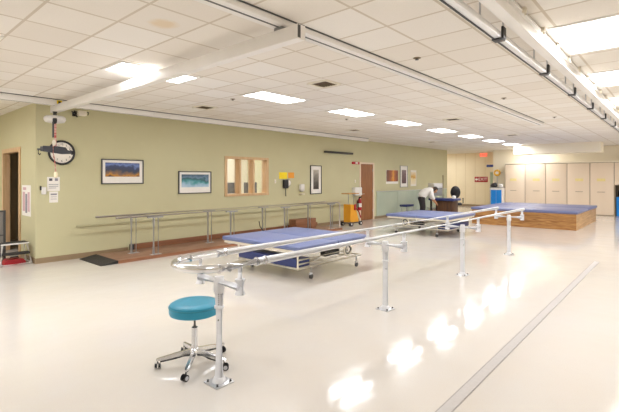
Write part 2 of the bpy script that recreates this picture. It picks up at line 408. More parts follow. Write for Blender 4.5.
# door_2, doorway in the corner wall, leaf standing open into a dark room
d = sroot('door_2')
bm = bm_new(); box(bm, XR-.02, XR+T2, LY0-.07, LY0+.03, 0, LZ+.06); box(bm, XR-.02, XR+T2, LY1-.03, LY1+.07, 0, LZ+.06); box(bm, XR-.02, XR+T2, LY0+.03, LY1-.03, LZ-.03, LZ+.06)
obj('door_frame', bm, 'wframe', d)
lf = obj('door_leaf', bx(0, .045, -1.1, 0, .01, LZ-.04), 'wframe', d); lf.location = (XR+T+.02, LY0-.05, 0); lf.rotation_euler = (0, 0, radians(92))
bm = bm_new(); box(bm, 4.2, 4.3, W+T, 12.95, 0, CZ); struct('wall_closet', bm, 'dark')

# ------------------------------------------------------------------ ceiling lights
LW, LD = 1.08, .54
def make_light(label):
    t = thing('ceiling_light', label, 'ceiling light', (0, 0, CZ), 0, 'recessed fluorescent ceiling panels')
    bm = bm_new()
    for s in (-1, 1):
        box(bm, -LW/2-.02, LW/2+.02, s*LD/2-.02, s*LD/2+.02, -.012, 0); box(bm, s*LW/2-.02, s*LW/2+.02, -LD/2+.02, LD/2-.02, -.012, 0)
    obj('frame', bm, 'trackwhite', t)
    obj('diffuser', bx(-LW/2+.02, LW/2-.02, -LD/2+.02, LD/2-.02, -.006, -.001), 'lamp', t)
    return t
POWER = 15.
ldata = bpy.data.lights.new('panel_glow', 'AREA'); ldata.shape = 'RECTANGLE'; ldata.size = LW-.06; ldata.size_y = LD-.06; ldata.energy = POWER; ldata.color = (.94, .97, 1.0)
proto = None
def put_light(x, y, label):
    global proto
    if proto is None: proto = r = make_light(label); r.location = (x, y, CZ)
    else:
        dup(proto, (x, y, CZ), 0, label); return
    lo = bpy.data.objects.new('panel_glow', ldata); COL.objects.link(lo); lo.location = (x, y, CZ-.02)
    lo.parent = r; lo.location = (0, 0, -.02)
left_row = ['ceiling light panel cut by the left edge of the photo', 'ceiling light panel crossed by the overhead lift beam',
            'second ceiling light from the lift beam, above the window side', 'third ceiling light right of the lift beam in the left row',
            'fourth ceiling light right of the lift beam in the left row', 'fifth ceiling light right of the lift beam in the left row',
            'sixth ceiling light of the left row, near the end wall', 'seventh ceiling light of the left row, far down the hall', 'last ceiling light of the left row, in front of the bright soffit']
for k in range(9): put_light(.55+2.28*k, 5.33, left_row[k])
right_row = ['largest ceiling light at the top right corner', 'second ceiling light below the largest one at the right edge', 'third ceiling light at the right edge, cut by the frame']
for k in range(3): put_light(5.0+2.28*k, .66, right_row[k])
for k in range(4, 8): put_light(5.0+2.28*(k-1), .66, 'added unseen ceiling light continuing the right row down the hall')  # added panels out of view, there to lift the brightness
for k in range(1): put_light(.44, .66, 'added unseen ceiling light overhead near the camera')  # unseen panel added as extra light
for k in range(2, 9, 2): put_light(-1.73+2.28*k, -3.4, 'added unseen ceiling light in a row behind the camera')  # whole row is added out of view for more light
put_light(-1.73, 5.33, 'added unseen ceiling light continuing the left row past the left edge'); put_light(.3, 10.6, 'added unseen ceiling light in the bay left of the outside corner')  # both panels added beyond the view to brighten the left side
put_light(21.2, 5.33, 'added ceiling light hidden behind the soffit to brighten the cabinet wall'); put_light(.1, 7.9, 'added unseen ceiling light brightening the left bay, nearer the camera'); put_light(-2.2, 7.9, 'added unseen ceiling light in the bay far outside the left edge')  # hidden panels added to brighten the cabinet wall and the left bay
put_light(22.3, 10.2, 'added unseen ceiling light brightening the alcove by the exit sign')  # unseen panel added to light the alcove
# lamp added to brighten the office behind the window
t = thing('added_office_lamp', 'added lamp brightening the office behind the window', 'ceiling light', (7.8, 10.5, CZ)); obj('diffuser', bx(-.5, .5, -.25, .25, -.03, 0), 'lamp', t)
odata = ldata.copy(); odata.energy = 34; lo = bpy.data.objects.new('added_office_glow', odata); COL.objects.link(lo); lo.parent = t; lo.location = (0, 0, -.05)

# ------------------------------------------------------------------ vents, sprinklers
def vent(label, x, y, s, first=[]):
    if first: return dup(first[0], (x, y, CZ), 0, label)
    t = thing('ceiling_vent', label, 'vent', (x, y, CZ), 0, 'ceiling air vents'); h = s/2
    bm = bm_new()
    for q in (-1, 1):
        box(bm, -h, h, q*h-.025, q*h+.025, -.015, 0); box(bm, q*h-.025, q*h+.025, -h+.025, h-.025, -.015, 0)
    obj('frame', bm, 'ivorymetal', t)
    obj('backing', bx(-h+.02, h-.02, -h+.02, h-.02, -.004, -.001), 'ventdark', t)
    bm = bm_new()
    for k in range(6):
        yy = -h+.05+k*(s-.1)/5
        prism(bm, [(yy-.02, -.012), (yy+.012, -.002), (yy+.016, -.004), (yy-.016, -.014)], 'X', -h+.03, h-.03)
    obj('louvre', bm, 'vent', t); first.append(t); return t
vent('brown slatted ceiling vent above the middle of the window', 4.87, 7.1, .34)
vent('brown slatted ceiling vent next to the long track in the middle of the ceiling', 4.84, 4.0, .34)
vent('brown slatted ceiling vent above the black wall bar', 10.1, 7.2, .34)
vent('brown slatted ceiling vent right of the fourth light of the left row', 9.8, 4.11, .34)
vent('brown slatted ceiling vent near the corner of the olive wall', 15.4, 7.3, .34)
vent('brown slatted ceiling vent far down by the soffit', 14.7, 4.17, .34)
def sprinkler(label, x, y, first=[]):
    if first: return dup(first[0], (x, y, CZ), 0, label)
    t = thing('sprinkler', label, 'sprinkler', (x, y, CZ), 0, 'ceiling sprinklers')
    bm = bm_new(); lathe(bm, [(.045, 0), (.045, -.004), (.02, -.01)], seg=16); obj('escutcheon', bm, 'vent', t)
    bm = bm_new(); cyl(bm, (0, 0, -.008), (0, 0, -.02), .012); lathe(bm, [(.022, -.02), (.022, -.023)], seg=12); obj('head', bm, 'darkgrey', t)
    first.append(t); return t
sprinkler('small sprinkler head beyond the brown vent near the lift beam', 4.7, 6.0)
sprinkler('small sprinkler head between the long track and the near lift rail', 4.53, 2.33)
sprinkler('small sprinkler head under the fourth light of the left row', 8.1, 6.0)
sprinkler('small sprinkler head further down between the two lift rails', 7.81, 2.35)
sprinkler('small sprinkler head farthest down between the two lift rails', 11.0, 2.2)

# ------------------------------------------------------------------ overhead lift tracks
def track(label, x0, x1, y0, y1, z0, z1):
    t = thing('ceiling_track', label, 'track', (x0, (y0+y1)/2, z1)); L = x1-x0; hw = (y1-y0)/2; H = z1-z0
    bm = bm_new(); box(bm, 0, L, -hw, hw, -H, 0, bev=.006); obj('channel', bm, 'trackwhite', t)
    bm = bm_new()
    for s in (-1, 1): box(bm, 0, L, s*hw-.008 if s > 0 else -hw-.008, s*hw+.008 if s > 0 else -hw+.008, -.012, -.0005)
    box(bm, 0, L, -.012, .012, -H-.001, -H+.002); obj('seam', bm, 'darkgrey', t)
    return t
tB = track('long white lift track running down the middle of the ceiling', -3, 11.9, 2.62, 2.78, CZ-.06, CZ)
tA = track('white lift track along the top of the olive wall', -3, 12.6, 8.36, 8.48, CZ-.11, CZ)
st = obj('warning_sticker', bx(5.62, 5.70, -.068, -.0605, -.1, -.02), 'yellow', tA); st['label'] = 'yellow warning sticker with black marks'
s2 = obj('warning_mark', bx(5.64, 5.68, -.0705, -.068, -.085, -.035), 'black', st)
# the travelling beam
t = thing('lift_beam', 'white travelling lift beam spanning from the middle track to the olive wall', 'beam', (2.65, 2.45, 0))
bm = bm_new(); box(bm, -.05, .05, 0, 6.2, 2.79, 2.915, bev=.008); obj('beam_body', bm, 'trackwhite', t)
obj('end_cap', bx(-.05, .05, -.006, 0, 2.79, 2.915), 'trackwhite', t); obj('end_slot', bx(-.046, -.012, -.009, -.006, 2.8, 2.908), 'darkgrey', t)
for y in (.25, 5.97):
    bm = bm_new(); box(bm, -.03, .03, y-.05, y+.05, 2.915, 2.948 if y < 1 else 2.898+.002); 
    if y > 1: box(bm, -.03, .03, y-.05, y+.05, 2.85, 2.9)
    obj('trolley', bm, 'grey', t)
# near rail with brackets
t = thing('bracketed_lift_rail', 'grey lift rail with black brackets hung under the ceiling at right', 'rail', (0, 1.175, 0))
bm = bm_new(); box(bm, -1, 15, -.03, .03, 2.79, 2.84, bev=.005); obj('rail_body', bm, 'alu', t)
bm = bm_new(); box(bm, -1, 15, .022, .034, 2.783, 2.79); obj('rail_slot', bm, 'black', t)
for k in range(9):
    x = .57+1.6*k
    bm = bm_new(); box(bm, x-.04, x+.04, -.05, -.03, 2.785, 2.885, bev=.006); box(bm, x-.05, x+.05, -.04, .045, 2.776, 2.788, bev=.003)
    obj('bracket', bm, 'black', t)
    for q in (-.45, .12):
        bm = bm_new(); cyl(bm, (x+q, 0, 2.835), (x+q, 0, CZ), .008, seg=8); obj('hanger_rod', bm, 'steel', t)
# white I-beam
t = thing('steel_i_beam', 'bright white ceiling beam with bolted clamps beside the bracketed rail', 'beam', (0, 1.03, 0))
bm = bm_new()
box(bm, -1, 16, -.045, .045, 2.85, 2.868); box(bm, -1, 16, -.008, .008, 2.868, 2.98); box(bm, -1, 16, -.045, .045, 2.98, 2.995)
obj('i_beam', bm, 'trackwhite', t)
for k in range(20):
    x = 1.3+.62*k
    bm = bm_new(); box(bm, x-.022, x+.022, -.072, -.04, 2.965, CZ, bev=.004); cyl(bm, (x, -.062, 2.965), (x, -.062, 2.945), .009, seg=8); obj('clamp', bm, 'ivorymetal', t)

# ------------------------------------------------------------------ patient lift hanging from the beam
t = thing('patient_lift', 'white patient lift unit hanging from the end of the overhead beam', 'patient lift', (2.61, 8.43, -.03), math.atan2(-.748, .6635))
bm = bm_new(); lathe(bm, [(.05, 2.745), (.14, 2.74), (.17, 2.715), (.177, 2.675), (.15, 2.63), (.06, 2.61)], seg=32); obj('housing', bm, 'white', t)
bm = bm_new(); cyl(bm, (0, 0, 2.74), (0, 0, 2.82), .04); obj('carriage', bm, 'darkgrey', t)
bm = bm_new(); lathe(bm, [(.03, 2.68), (.036, 2.65), (.03, 2.6), (.015, 2.58)], (.1, -.165, 0), 16); obj('strap_guide', bm, 'black', t)
obj('strap', bx(.09, .125, -.168, -.16, 2.16, 2.61), 'redstrap', t)
obj('emergency_cord', bx(.058, .086, -.172, -.164, 2.34, 2.62), 'black', t)
bm = bm_new(); lathe(bm, [(.02, 2.3), (.035, 2.26), (.025, 2.2)], (.09, -.164, 0), 12); obj('connector', bm, 'ivorymetal', t)
NV = mat('dark_navy_plastic', '#23252f', .45, noise=('#2c2e3a', 20, .4))
bm = bm_new(); prism(bm, [(-.16, 2.075), (.02, 2.05), (.14, 2.03), (.33, 2.035), (.34, 2.05), (.34, 2.09), (.24, 2.095), (.2, 2.15), (.1, 2.165), (-.06, 2.17), (-.16, 2.175)], 'Y', -.2, -.13)
hb = obj('spreader_bar', bm, NV, t, False); hb.location = (.07, 0, .02)
bm = bm_new(); box(bm, -.27, -.15, -.19, -.14, 2.1, 2.13, bev=.005); box(bm, -.21, -.15, -.2, -.13, 2.08, 2.165, bev=.008); o = obj('bar_handle', bm, 'darkgrey', hb)
for x in (-.26, .31):
    bm = bm_new(); tube(bm, [(x, -.165, 2.1), (x, -.165, 2.04), (x+.02, -.165, 2.02), (x+.04, -.165, 2.04)], .009, 8); obj('hook', bm, 'black', hb)
bm = bm_new(); tube(bm, [(.1, -.215, 2.19), (.1, -.215, 2.06), (.11, -.19, 1.95), (.12, -.17, 1.72)], .008, 6); obj('pull_cord', bm, 'redstrap', t)
bm = bm_new(); lathe(bm, [(.02, 1.74), (.032, 1.7), (.03, 1.65), (.01, 1.63)], (.12, -.17, 0), 12); obj('cord_grip', bm, 'cream', t)

# wall clock
t = thing('wall_clock', 'round white wall clock with black rim behind the lift spreader bar', 'clock', (2.9, W, 2.09))
bm = bm_new(); lathe(bm, [(.235, 0), (.24, -.03), (.225, -.05), (.205, -.045), (.2, -.02), (.2, 0)], axis='Y', seg=48); obj('rim', bm, 'black', t)
bm = bm_new(); lathe(bm, [(.2, -.005), (.2, -.022)], axis='Y', seg=48); obj('clock_face', bm, 'clockface', t)
for n in range(1, 13):
    a = pi/2 - n*pi/6
    label_text('numeral', str(n), .055, 'black', t, (.16*cos(a), -.024, .16*sin(a)), (pi/2, 0, 0), .001)
bm = bm_new(); cyl(bm, (0, -.028, -.02), (.03, -.028, .09), .006, .003, 6); obj('hour_hand', bm, 'black', t)
bm = bm_new(); cyl(bm, (0, -.031, -.03), (-.05, -.031, .15), .005, .002, 6); obj('minute_hand', bm, 'black', t)

# wall notices beneath the clock
def notice(name, label, x0, x1, z0, z1, Y, blocks, along='X', X=None):
    cx_, cz_ = (x0+x1)/2, (z0+z1)/2; hw, hh = (x1-x0)/2, (z1-z0)/2
    t = thing(name, label, 'paper notice', (cx_, Y, cz_) if along == 'X' else (X, cx_, cz_), 0 if along == 'X' else -pi/2, 'notices taped to the wall')
    bm = bm_new(); n = 8
    for k in range(n):
        za, zb = -hh+2*hh*k/n, -hh+2*hh*(k+1)/n
        box(bm, -hw, hw, -.004-.002*abs(sin(k)), -.001, za, zb)
    obj('sheet', bm, 'paper', t)
    for (u0, u1, v0, v1, m) in blocks:
        obj('print', bx(-hw+2*hw*u0, -hw+2*hw*u1, -.0085, -.005, -hh+2*hh*v0, -hh+2*hh*v1), m, t)
    return t
notice('wall_notice', 'white printed notice directly below the wall clock', 2.655, 2.87, 1.35, 1.62, W, [(.15, .4, .72, .9, 'inkdark'), (.6, .85, .72, .9, 'ink'), (.12, .88, .45, .49, 'ink'), (.12, .88, .32, .36, 'ink'), (.12, .7, .2, .24, 'ink')])
notice('wall_notice', 'smaller grey printed notice under the white one below the clock', 2.69, 2.84, 1.13, 1.34, W, [(.15, .85, .68, .82, 'ink'), (.15, .85, .5, .54, 'ink'), (.15, .85, .3, .34, 'ink')])
notice('anatomy_poster', 'long white poster with pink figures beside the left doorway', 9.3, 9.86, .86, 1.46, 0, [(.12, .36, .15, .78, 'inkred'), (.42, .62, .1, .72, 'ink'), (.68, .9, .15, .78, 'inkred'), (.15, .5, .84, .93, 'inkred')], 'Y', XR)
t = thing('thermostat', 'small black and white thermostat left of the notices', 'thermostat', (2.585, W, 1.37))
obj('cover', bx(-.03, .05, -.03, 0, -.08, .06, bev=.008), 'white', t); obj('display', bx(-.05, -.03, -.03, 0, -.0, .08, bev=.005), 'black', t)
# camera on the wall
t = thing('wall_speaker_camera', 'cream box on a black bracket high on the olive wall by the lift', 'camera', (3.13, W, 2.87))
bm = bm_new(); box(bm, -.0, .15, -.24, -.12, -.05, .045, bev=.012); obj('case', bm, 'ivorymetal', t)
bm = bm_new(); box(bm, -.04, .04, -.02, 0, -.05, .03); tube(bm, [(0, -.01, .0), (-.05, -.16, .03), (-.06, -.2, -.0), (-.03, -.24, -.09)], .014, 8); tube(bm, [(-.05, -.16, .03), (.02, -.18, .01)], .014, 8); tube(bm, [(-.06, -.2, 0), (-.11, -.18, .02)], .014, 8); obj('bracket', bm, 'black', t)
bm = bm_new(); tube(bm, [(.2, -.15, -.02), (.23, -.1, .04), (.21, -.02, .06)], .008, 8); obj('cable', bm, 'black', t)

# ------------------------------------------------------------------ framed pictures on the olive wall
def picture(label, x0, x1, z0, z1, inner, pm, fm='black', fw=.022, matm='paper', depth=.03):
    cx_, cz_ = (x0+x1)/2, (z0+z1)/2; hw, hh = (x1-x0)/2, (z1-z0)/2
    t = thing('framed_picture', label, 'picture', (cx_, W, cz_))
    bm = bm_new()
    box(bm, -hw, hw, -depth, 0, hh-fw, hh); box(bm, -hw, hw, -depth, 0, -hh, -hh+fw); box(bm, -hw, -hw+fw, -depth, 0, -hh+fw, hh-fw); box(bm, hw-fw, hw, -depth, 0, -hh+fw, hh-fw)
    obj('frame', bm, fm, t)
    obj('mat_board', bx(-hw+fw, hw-fw, -.014, -.002, -hh+fw, hh-fw), matm, t)
    u0, u1, v0, v1 = inner
    obj('print', bx(-hw+2*hw*u0, -hw+2*hw*u1, -.017, -.014, -hh+2*hh*v0, -hh+2*hh*v1), pm, t)
    return t
p1 = picture_mat('city_night_print', [(0, '#3a3138'), (.12, '#c98a32'), (.25, '#8c6a4e'), (.45, '#3d4358'), (.7, '#39456e'), (.85, '#6f86c0'), (1, '#3f4c7e')], 'Z', -.12, .2, 6, .22, (1, 1, .8))
picture('framed print of a dark blue night city with orange lights, nearest the clock', 3.64, 4.55, 1.47, 1.998, (.09, .9, .3, .86), p1, 'darkgrey')
p2 = picture_mat('teal_river_print', [(0, '#b9cfe0'), (.25, '#9cc0d6'), (.45, '#4f9aa0'), (.65, '#2f5f68'), (.8, '#6c88a0'), (1, '#4a6478')], 'Z', -.12, .18, 6, .3, (.8, 1, 1))
picture('framed print of a teal waterfall scene, left of the window', 5.42, 6.35, 1.217, 1.765, (.09, .92, .29, .86), p2, 'darkgrey')
p3 = picture_mat('grey_photo_print', [(0, '#2d2926'), (.4, '#5b554e'), (.7, '#8b857a'), (1, '#bdb6a8')], 'Z', -.4, .35, 10, .15)
picture('tall framed grey photograph right of the window', 10.17, 10.73, 1.075, 2.01, (.27, .75, .17, .85), p3, 'black')
p4 = picture_mat('orange_autumn_print', [(0, '#6b3a2c'), (.35, '#a9562f'), (.55, '#eaa640'), (.7, '#b9612f'), (1, '#7a4030')], 'X', -.35, .42, 6, .1)
picture('orange autumn print, leftmost of three pictures past the brown door', 14.83, 15.78, 1.36, 1.93, (.0, 1., .17, 1.), p4, 'paper', .006, depth=.02)
p5 = picture_mat('dark_mosaic_print', [(0, '#4b3040'), (.5, '#6a4a55'), (1, '#8a7478')], 'Z', -.3, .3, 14, .3)
picture('tall dark print with wide white mat, middle of three pictures past the brown door', 15.95, 16.6, 1.2, 2.13, (.22, .8, .18, .8), p5, 'grey')
p6 = picture_mat('yellow_flower_print', [(0, '#efe4cf'), (.45, '#e9d7a8'), (.55, '#c9983a'), (.65, '#d8b060'), (1, '#efe6d3')], 'Z', -.3, .3, 8, .1)
picture('pale print of small yellow flowers, rightmost of three pictures past the brown door', 16.85, 17.4, 1.24, 1.95, (.1, .9, .1, .9), p6, 'ivorymetal', .015)

# blood pressure gauge, papers, dispensers
t = thing('blood_pressure_gauge', 'grey wall blood pressure gauge with hanging black hose below yellow paper', 'medical gauge', (9.11, W, 1.45))
bm = bm_new(); lathe(bm, [(.11, -.01), (.12, -.05), (.1, -.08)], axis='Y', seg=24); obj('dial', bm, 'grey', t)
bm = bm_new(); lathe(bm, [(.085, -.08), (.085, -.084)], axis='Y', seg=24); obj('dial_face', bm, 'clockface', t)
obj('basket', bx(-.19, -.02, -.1, 0, -.16, .1, bev=.015), 'black', t)
bm = bm_new(); tube(bm, [(-.1, -.05, -.14), (-.1, -.05, -.25), (-.095, -.05, -.4)], .012, 8); obj('hose', bm, 'black', t)
single('yellow_notice', bx(-.17, .17, -.006, 0, -.1, .1), 'yellow', 'bright yellow paper above the blood pressure gauge', 'paper notice', (8.95, W, 1.675))
single('orange_notice', bx(-.13, .13, -.006, 0, -.085, .09), 'orangep', 'orange paper beside the yellow one on the olive wall', 'paper notice', (9.29, W, 1.68))
t = thing('hand_sanitizer_dispenser', 'white wall dispenser between the gauge and the tall picture', 'dispenser', (9.72, W, 1.25))
obj('dispenser_body', bx(-.09, .09, -.11, 0, -.06, .16, bev=.03, seg=3), 'white', t); obj('drip_tray', bx(-.08, .08, -.12, 0, -.17, -.14, bev=.006), 'ivorymetal', t); obj('nozzle', bx(-.03, .03, -.09, -.03, -.08, -.055), 'grey', t)
def plate(label, x, z, cat='switch plate'):
    t = thing('switch_plate', label, cat, (x, W, z)); obj('cover_plate', bx(-.035, .035, -.008, 0, -.06, .06, bev=.003), 'ivorymetal', t); obj('toggle', bx(-.01, .01, -.02, -.008, -.015, .015), 'white', t)
plate('small switch plate between the window and the yellow paper', 8.62, 1.5)
t = thing('wall_speaker_bar', 'long black bar mounted high on the olive wall', 'wall bar', (11.65, W, 2.475))
bm = bm_new(); box(bm, -.8, .8, -.09, -.015, -.03, .04, bev=.012); obj('bar_case', bm, 'black', t)
for x in (-.5, .5): obj('wall_mount', bx(x-.05, x+.05, -.02, 0, -.03, .03), 'darkgrey', t)
t = thing('fire_alarm_strobe', 'red fire alarm strobe left of the top of the brown door', 'fire alarm', (12.68, W, 2.15))
obj('strobe_base', bx(-.22, .22, -.05, 0, -.045, .045, bev=.008), 'red', t); obj('strobe_lens', bx(-.06, .06, -.08, -.05, -.03, .03, bev=.006), 'white', t)
plate('switch plate left of the brown door above the white box', 12.68, 1.48)
t = thing('paper_towel_dispenser', 'white paper towel box left of the brown door', 'dispenser', (12.68, W, 1.02)); obj('dispenser_case', bx(-.22, .2, -.17, 0, -.06, .24, bev=.02), 'white', t); obj('outlet_slot', bx(-.14, .12, -.14, -.04, -.068, -.06), 'darkgrey', t)
# fire extinguisher
t = thing('fire_extinguisher', 'red fire extinguisher hanging left of the brown door', 'fire extinguisher', (12.82, W-.1, .41))
bm = bm_new(); lathe(bm, [(.06, 0), (.075, .015), (.075, .34), (.05, .4), (.025, .42), (.025, .45)], seg=20); obj('cylinder', bm, 'red', t)
bm = bm_new(); box(bm, -.02, .02, -.07, .03, .45, .49); box(bm, -.012, .012, -.11, 0, .5, .515); obj('valve', bm, 'black', t)
bm = bm_new(); tube(bm, [(-.02, 0, .46), (-.1, -.01, .4), (-.1, -.01, .22), (-.085, -.01, .12)], .012, 8); obj('hose', bm, 'black', t)
bm = bm_new(); lathe(bm, [(.0765, .12), (.0765, .26)], seg=20); obj('instruction_label', bm, 'paper', t)
obj('wall_bracket', bx(-.03, .03, .07, .1, .1, .36), 'darkgrey', t)

# mirror panel on the lower wall
t = thing('wall_mirror', 'low grey green mirror panels along the olive wall past the door', 'mirror', (14.1, W, 0))
for k in range(4):
    x = .02+1.64*k; obj('mirror_panel', bx(x, x+1.62, -.02, 0, .1, 1.05), 'mirror', t)
bm = bm_new(); box(bm, 0, 6.58, -.025, 0, 1.05, 1.075); obj('mirror_trim', bm, 'steel', t)

# ------------------------------------------------------------------ step stool, chair at left edge
t = thing('step_stool', 'white two-step stool with black treads at the left edge', 'step stool', (2.19, 9.28, 0))
def leg4(bm, x, y0, y1): pass
for s in (-1, 1):
    bm = bm_new()
    tube(bm, [(s*.24, -.17, .012), (s*.19, .03-.1, .385)], .018, 8); tube(bm, [(s*.24, .18, .012), (s*.19, .14, .385)], .018, 8); tube(bm, [(s*.236, -.16, .03), (s*.236, .17, .03)], .014, 8)
    obj('side_frame', bm, 'white', t)
bm = bm_new(); box(bm, -.215, .215, -.1, .16, .385, .405, bev=.006); obj('top_tread', bm, 'rubber', t)
for y in (-.106, .16): obj('tread_rim', bx(-.22, .22, y, y+.006, .375, .4), 'white', t)
bm = bm_new(); box(bm, -.21, .21, -.2, -.06, .195, .235, bev=.005); obj('lower_tread', bm, 'rubber', t)
bm = bm_new(); tube(bm, [(-.235, -.15, .02), (.235, -.15, .02)], .012, 8); obj('cross_bar', bm, 'white', t)
t = thing('tool_case', 'red plastic case lying on the floor under the step stool', 'case', (2.2, 9.3, 0))
bm = bm_new(); prism(bm, [(-.17, 0), (.17, 0), (.165, .05), (.12, .1), (-.12, .1), (-.165, .05)], 'Y', -.08, .12); obj('case_body', bm, 'red', t)
bm = bm_new(); tube(bm, [(-.07, 0, .095), (-.06, 0, .13), (.06, 0, .13), (.07, 0, .095)], .009, 8); obj('handle', bm, 'black', t)
t = thing('grey_screen', 'grey upholstered panel with dark frame cut by the left edge', 'screen', (2.06, 9.72, 0))
bm = bm_new(); box(bm, -.58, .06, -.02, .02, .08, .95, bev=.01); obj('panel', bm, 'carpetgrey', t)
bm = bm_new(); box(bm, .06, .1, -.025, .025, 0, .98); box(bm, -.62, -.58, -.025, .025, 0, .98); box(bm, -.58, .06, -.025, .025, .95, .98); box(bm, -.58, .06, -.025, .025, .5, .52); obj('frame', bm, 'darkgrey', t)
for x in (-.6, .08): obj('foot', bx(x-.03, x+.03, -.12, .12, 0, .03, bev=.006), 'darkgrey', t)

# ------------------------------------------------------------------ near parallel bars
PX = [1.99, 4.45, 6.86, 9.34]; PY = 2.71; HB = .255
t = thing('parallel_bars', 'long floor-mounted aluminium parallel bars with rounded end in the foreground', 'parallel bars', (0, PY, 0))
RZ = .955; RR = .029
n = 14
bm = bm_new()
tube(bm, [(2.15, -HB, RZ), (9.45, -HB, RZ)], RR, 14); o1 = obj('rail', bm, 'alu', t)
bm = bm_new(); tube(bm, [(2.15, HB, RZ), (9.45, HB, RZ)], RR, 14); obj('rail', bm, 'alu', t)
arc = [(2.15, -HB, RZ)] + [(1.90 + HB*cos(a), HB*sin(a), RZ) for a in [radians(-90 - 180*k/n) for k in range(n+1)]] + [(2.15, HB, RZ)]
bm = bm_new(); tube(bm, arc, RR*.98, 14); o = obj('end_loop', bm, 'chrome', t); o['label'] = 'chrome rounded end of the bars'
for s in (-1, 1):
    for x in (1.80, 2.15):
        bm = bm_new(); cyl(bm, (x, s*HB, RZ), (x+.09, s*HB, RZ), RR*1.25, seg=16); obj('coupling', bm, 'chrome', t)
for i, x in enumerate(PX):
    bm = bm_new(); cyl(bm, (x, 0, .012), (x, 0, .735), .036, seg=24); lathe(bm, [(.037, .585), (.0385, .588), (.0385, .600), (.037, .603)], (x, 0, 0), 24)
    post = obj('post', bm, 'postpaint', t)
    bm = bm_new(); box(bm, x-.085, x+.085, -.085, .085, 0, .01, bev=.003); obj('base_plate', bm, 'steel', post)
    bm = bm_new(); lathe(bm, [(.055, .01), (.05, .03), (.038, .05)], (x, 0, 0), 20); obj('base_collar', bm, 'postpaint', post)
    for sx in (-1, 1):
        for sy in (-1, 1):
            bm = bm_new(); cyl(bm, (x+sx*.062, sy*.062, .01), (x+sx*.062, sy*.062, .024), .011, seg=6); obj('bolt', bm, 'darkgrey', post)
    bm = bm_new()
    for k in range(7): cyl(bm, (x-.024, -.0235, .62+.016*k), (x-.026, -.0255, .62+.016*k), .004, seg=6)
    cyl(bm, (x-.026, -.0255, .5), (x-.0285, -.028, .5), .006, seg=8); obj('adjusting_hole', bm, 'black', post)
    bm = bm_new(); tube(bm, [(x, -HB, .79), (x, HB, .79)], .032, 16); lathe(bm, [(.035, .70), (.044, .72), (.044, .76), (.036, .83)], (x, 0, 0), 18); obj('crossbar', bm, 'postpaint', post)
    for s in (-1, 1):
        bm = bm_new(); cyl(bm, (x, s*HB, .735), (x, s*HB, .85), .039, seg=16); cyl(bm, (x, s*HB, .85), (x, s*HB, RZ-.01), .022, seg=14); obj('upright', bm, 'postpaint', post)

# ------------------------------------------------------------------ teal stool
t = thing('rolling_stool', 'round teal vinyl stool on chrome five-star base beside the front bar post', 'stool', (2.05, 3.14, 0))
bm = bm_new(); lathe(bm, [(.02, .435), (.19, .435), (.207, .442), (.213, .46), (.213, .50), (.206, .522), (.19, .532), (.1, .536), (.01, .537)], seg=48); obj('seat', bm, 'teal', t)
bm = bm_new(); tube(bm, [(.2135*cos(2*pi*k/48), .2135*sin(2*pi*k/48), .505) for k in range(48)], .004, 6, closed=True); obj('welt', bm, 'tealdark', t)
bm = bm_new(); lathe(bm, [(.12, .425), (.12, .436)], seg=24); obj('seat_plate', bm, 'black', t)
bm = bm_new(); cyl(bm, (0, 0, .3), (0, 0, .43), .014, seg=14); obj('gas_piston', bm, 'darkgrey', t)
bm = bm_new(); lathe(bm, [(.03, .12), (.027, .16), (.025, .31), (.028, .318), (.016, .325)], seg=20); obj('column', bm, 'chrome', t)
bm = bm_new(); lathe(bm, [(.03, .085), (.045, .095), (.045, .12), (.03, .14)], seg=20); obj('hub', bm, 'chrome', t)
for k in range(5):
    a = radians((152, 224, 289, 0, 75)[k]); c, s = cos(a), sin(a)
    bm = bm_new(); L = .3
    pr = [((.03, .018), .098, .135), ((.15, .016), .085, .118), ((L-.01, .013), .07, .093), ((L+.012, .008), .072, .088)]
    rings = []
    for (r, hw), z0, z1 in pr:
        rings.append([bm.verts.new((r*c - q*s, r*s + q*c, z)) for q, z in ((-hw, z0), (hw, z0), (hw*.75, z1), (-hw*.75, z1))])
    for A, B_ in zip(rings, rings[1:]):
        for j in range(4): bm.faces.new((A[j], A[(j+1) % 4], B_[(j+1) % 4], B_[j]))
    bm.faces.new(rings[0]); bm.faces.new(rings[-1]); leg = obj('leg', bm, 'chrome', t)
    bm = bm_new(); tube(bm, [(.04*c, .04*s, .094), (.15*c, .15*s, .082), ((L-.02)*c, (L-.02)*s, .066)], [.02, .018, .013], 8); obj('underside_rib', bm, 'black', leg)
    bm = bm_new(); x, y = L*c, L*s
    cyl(bm, (x, y, .05), (x, y, .078), .008, seg=8)
    prism(bm, [(-.012, .02), (.03, .03), (.026, .058), (0, .064), (-.014, .05)], 'Y', -.008, .008) if False else None
    b2 = a + 1.1*(k-1.5); u = Vector((cos(b2), sin(b2), 0)); v = Vector((-sin(b2), cos(b2), 0))
    for sg in (-1, 1):
        cc = Vector((x, y, .026)) + u*.012; cyl(bm, cc + v*(sg*.006), cc + v*(sg*.022), .026, seg=18)
    obj('caster', bm, 'black', leg)
    bm = bm_new(); cc = Vector((x, y, .026)) + u*.012
    for sg in (-1, 1): cyl(bm, cc + v*(sg*.022), cc + v*(sg*.025), .017, seg=14)
    obj('caster_cap', bm, 'steel', leg)

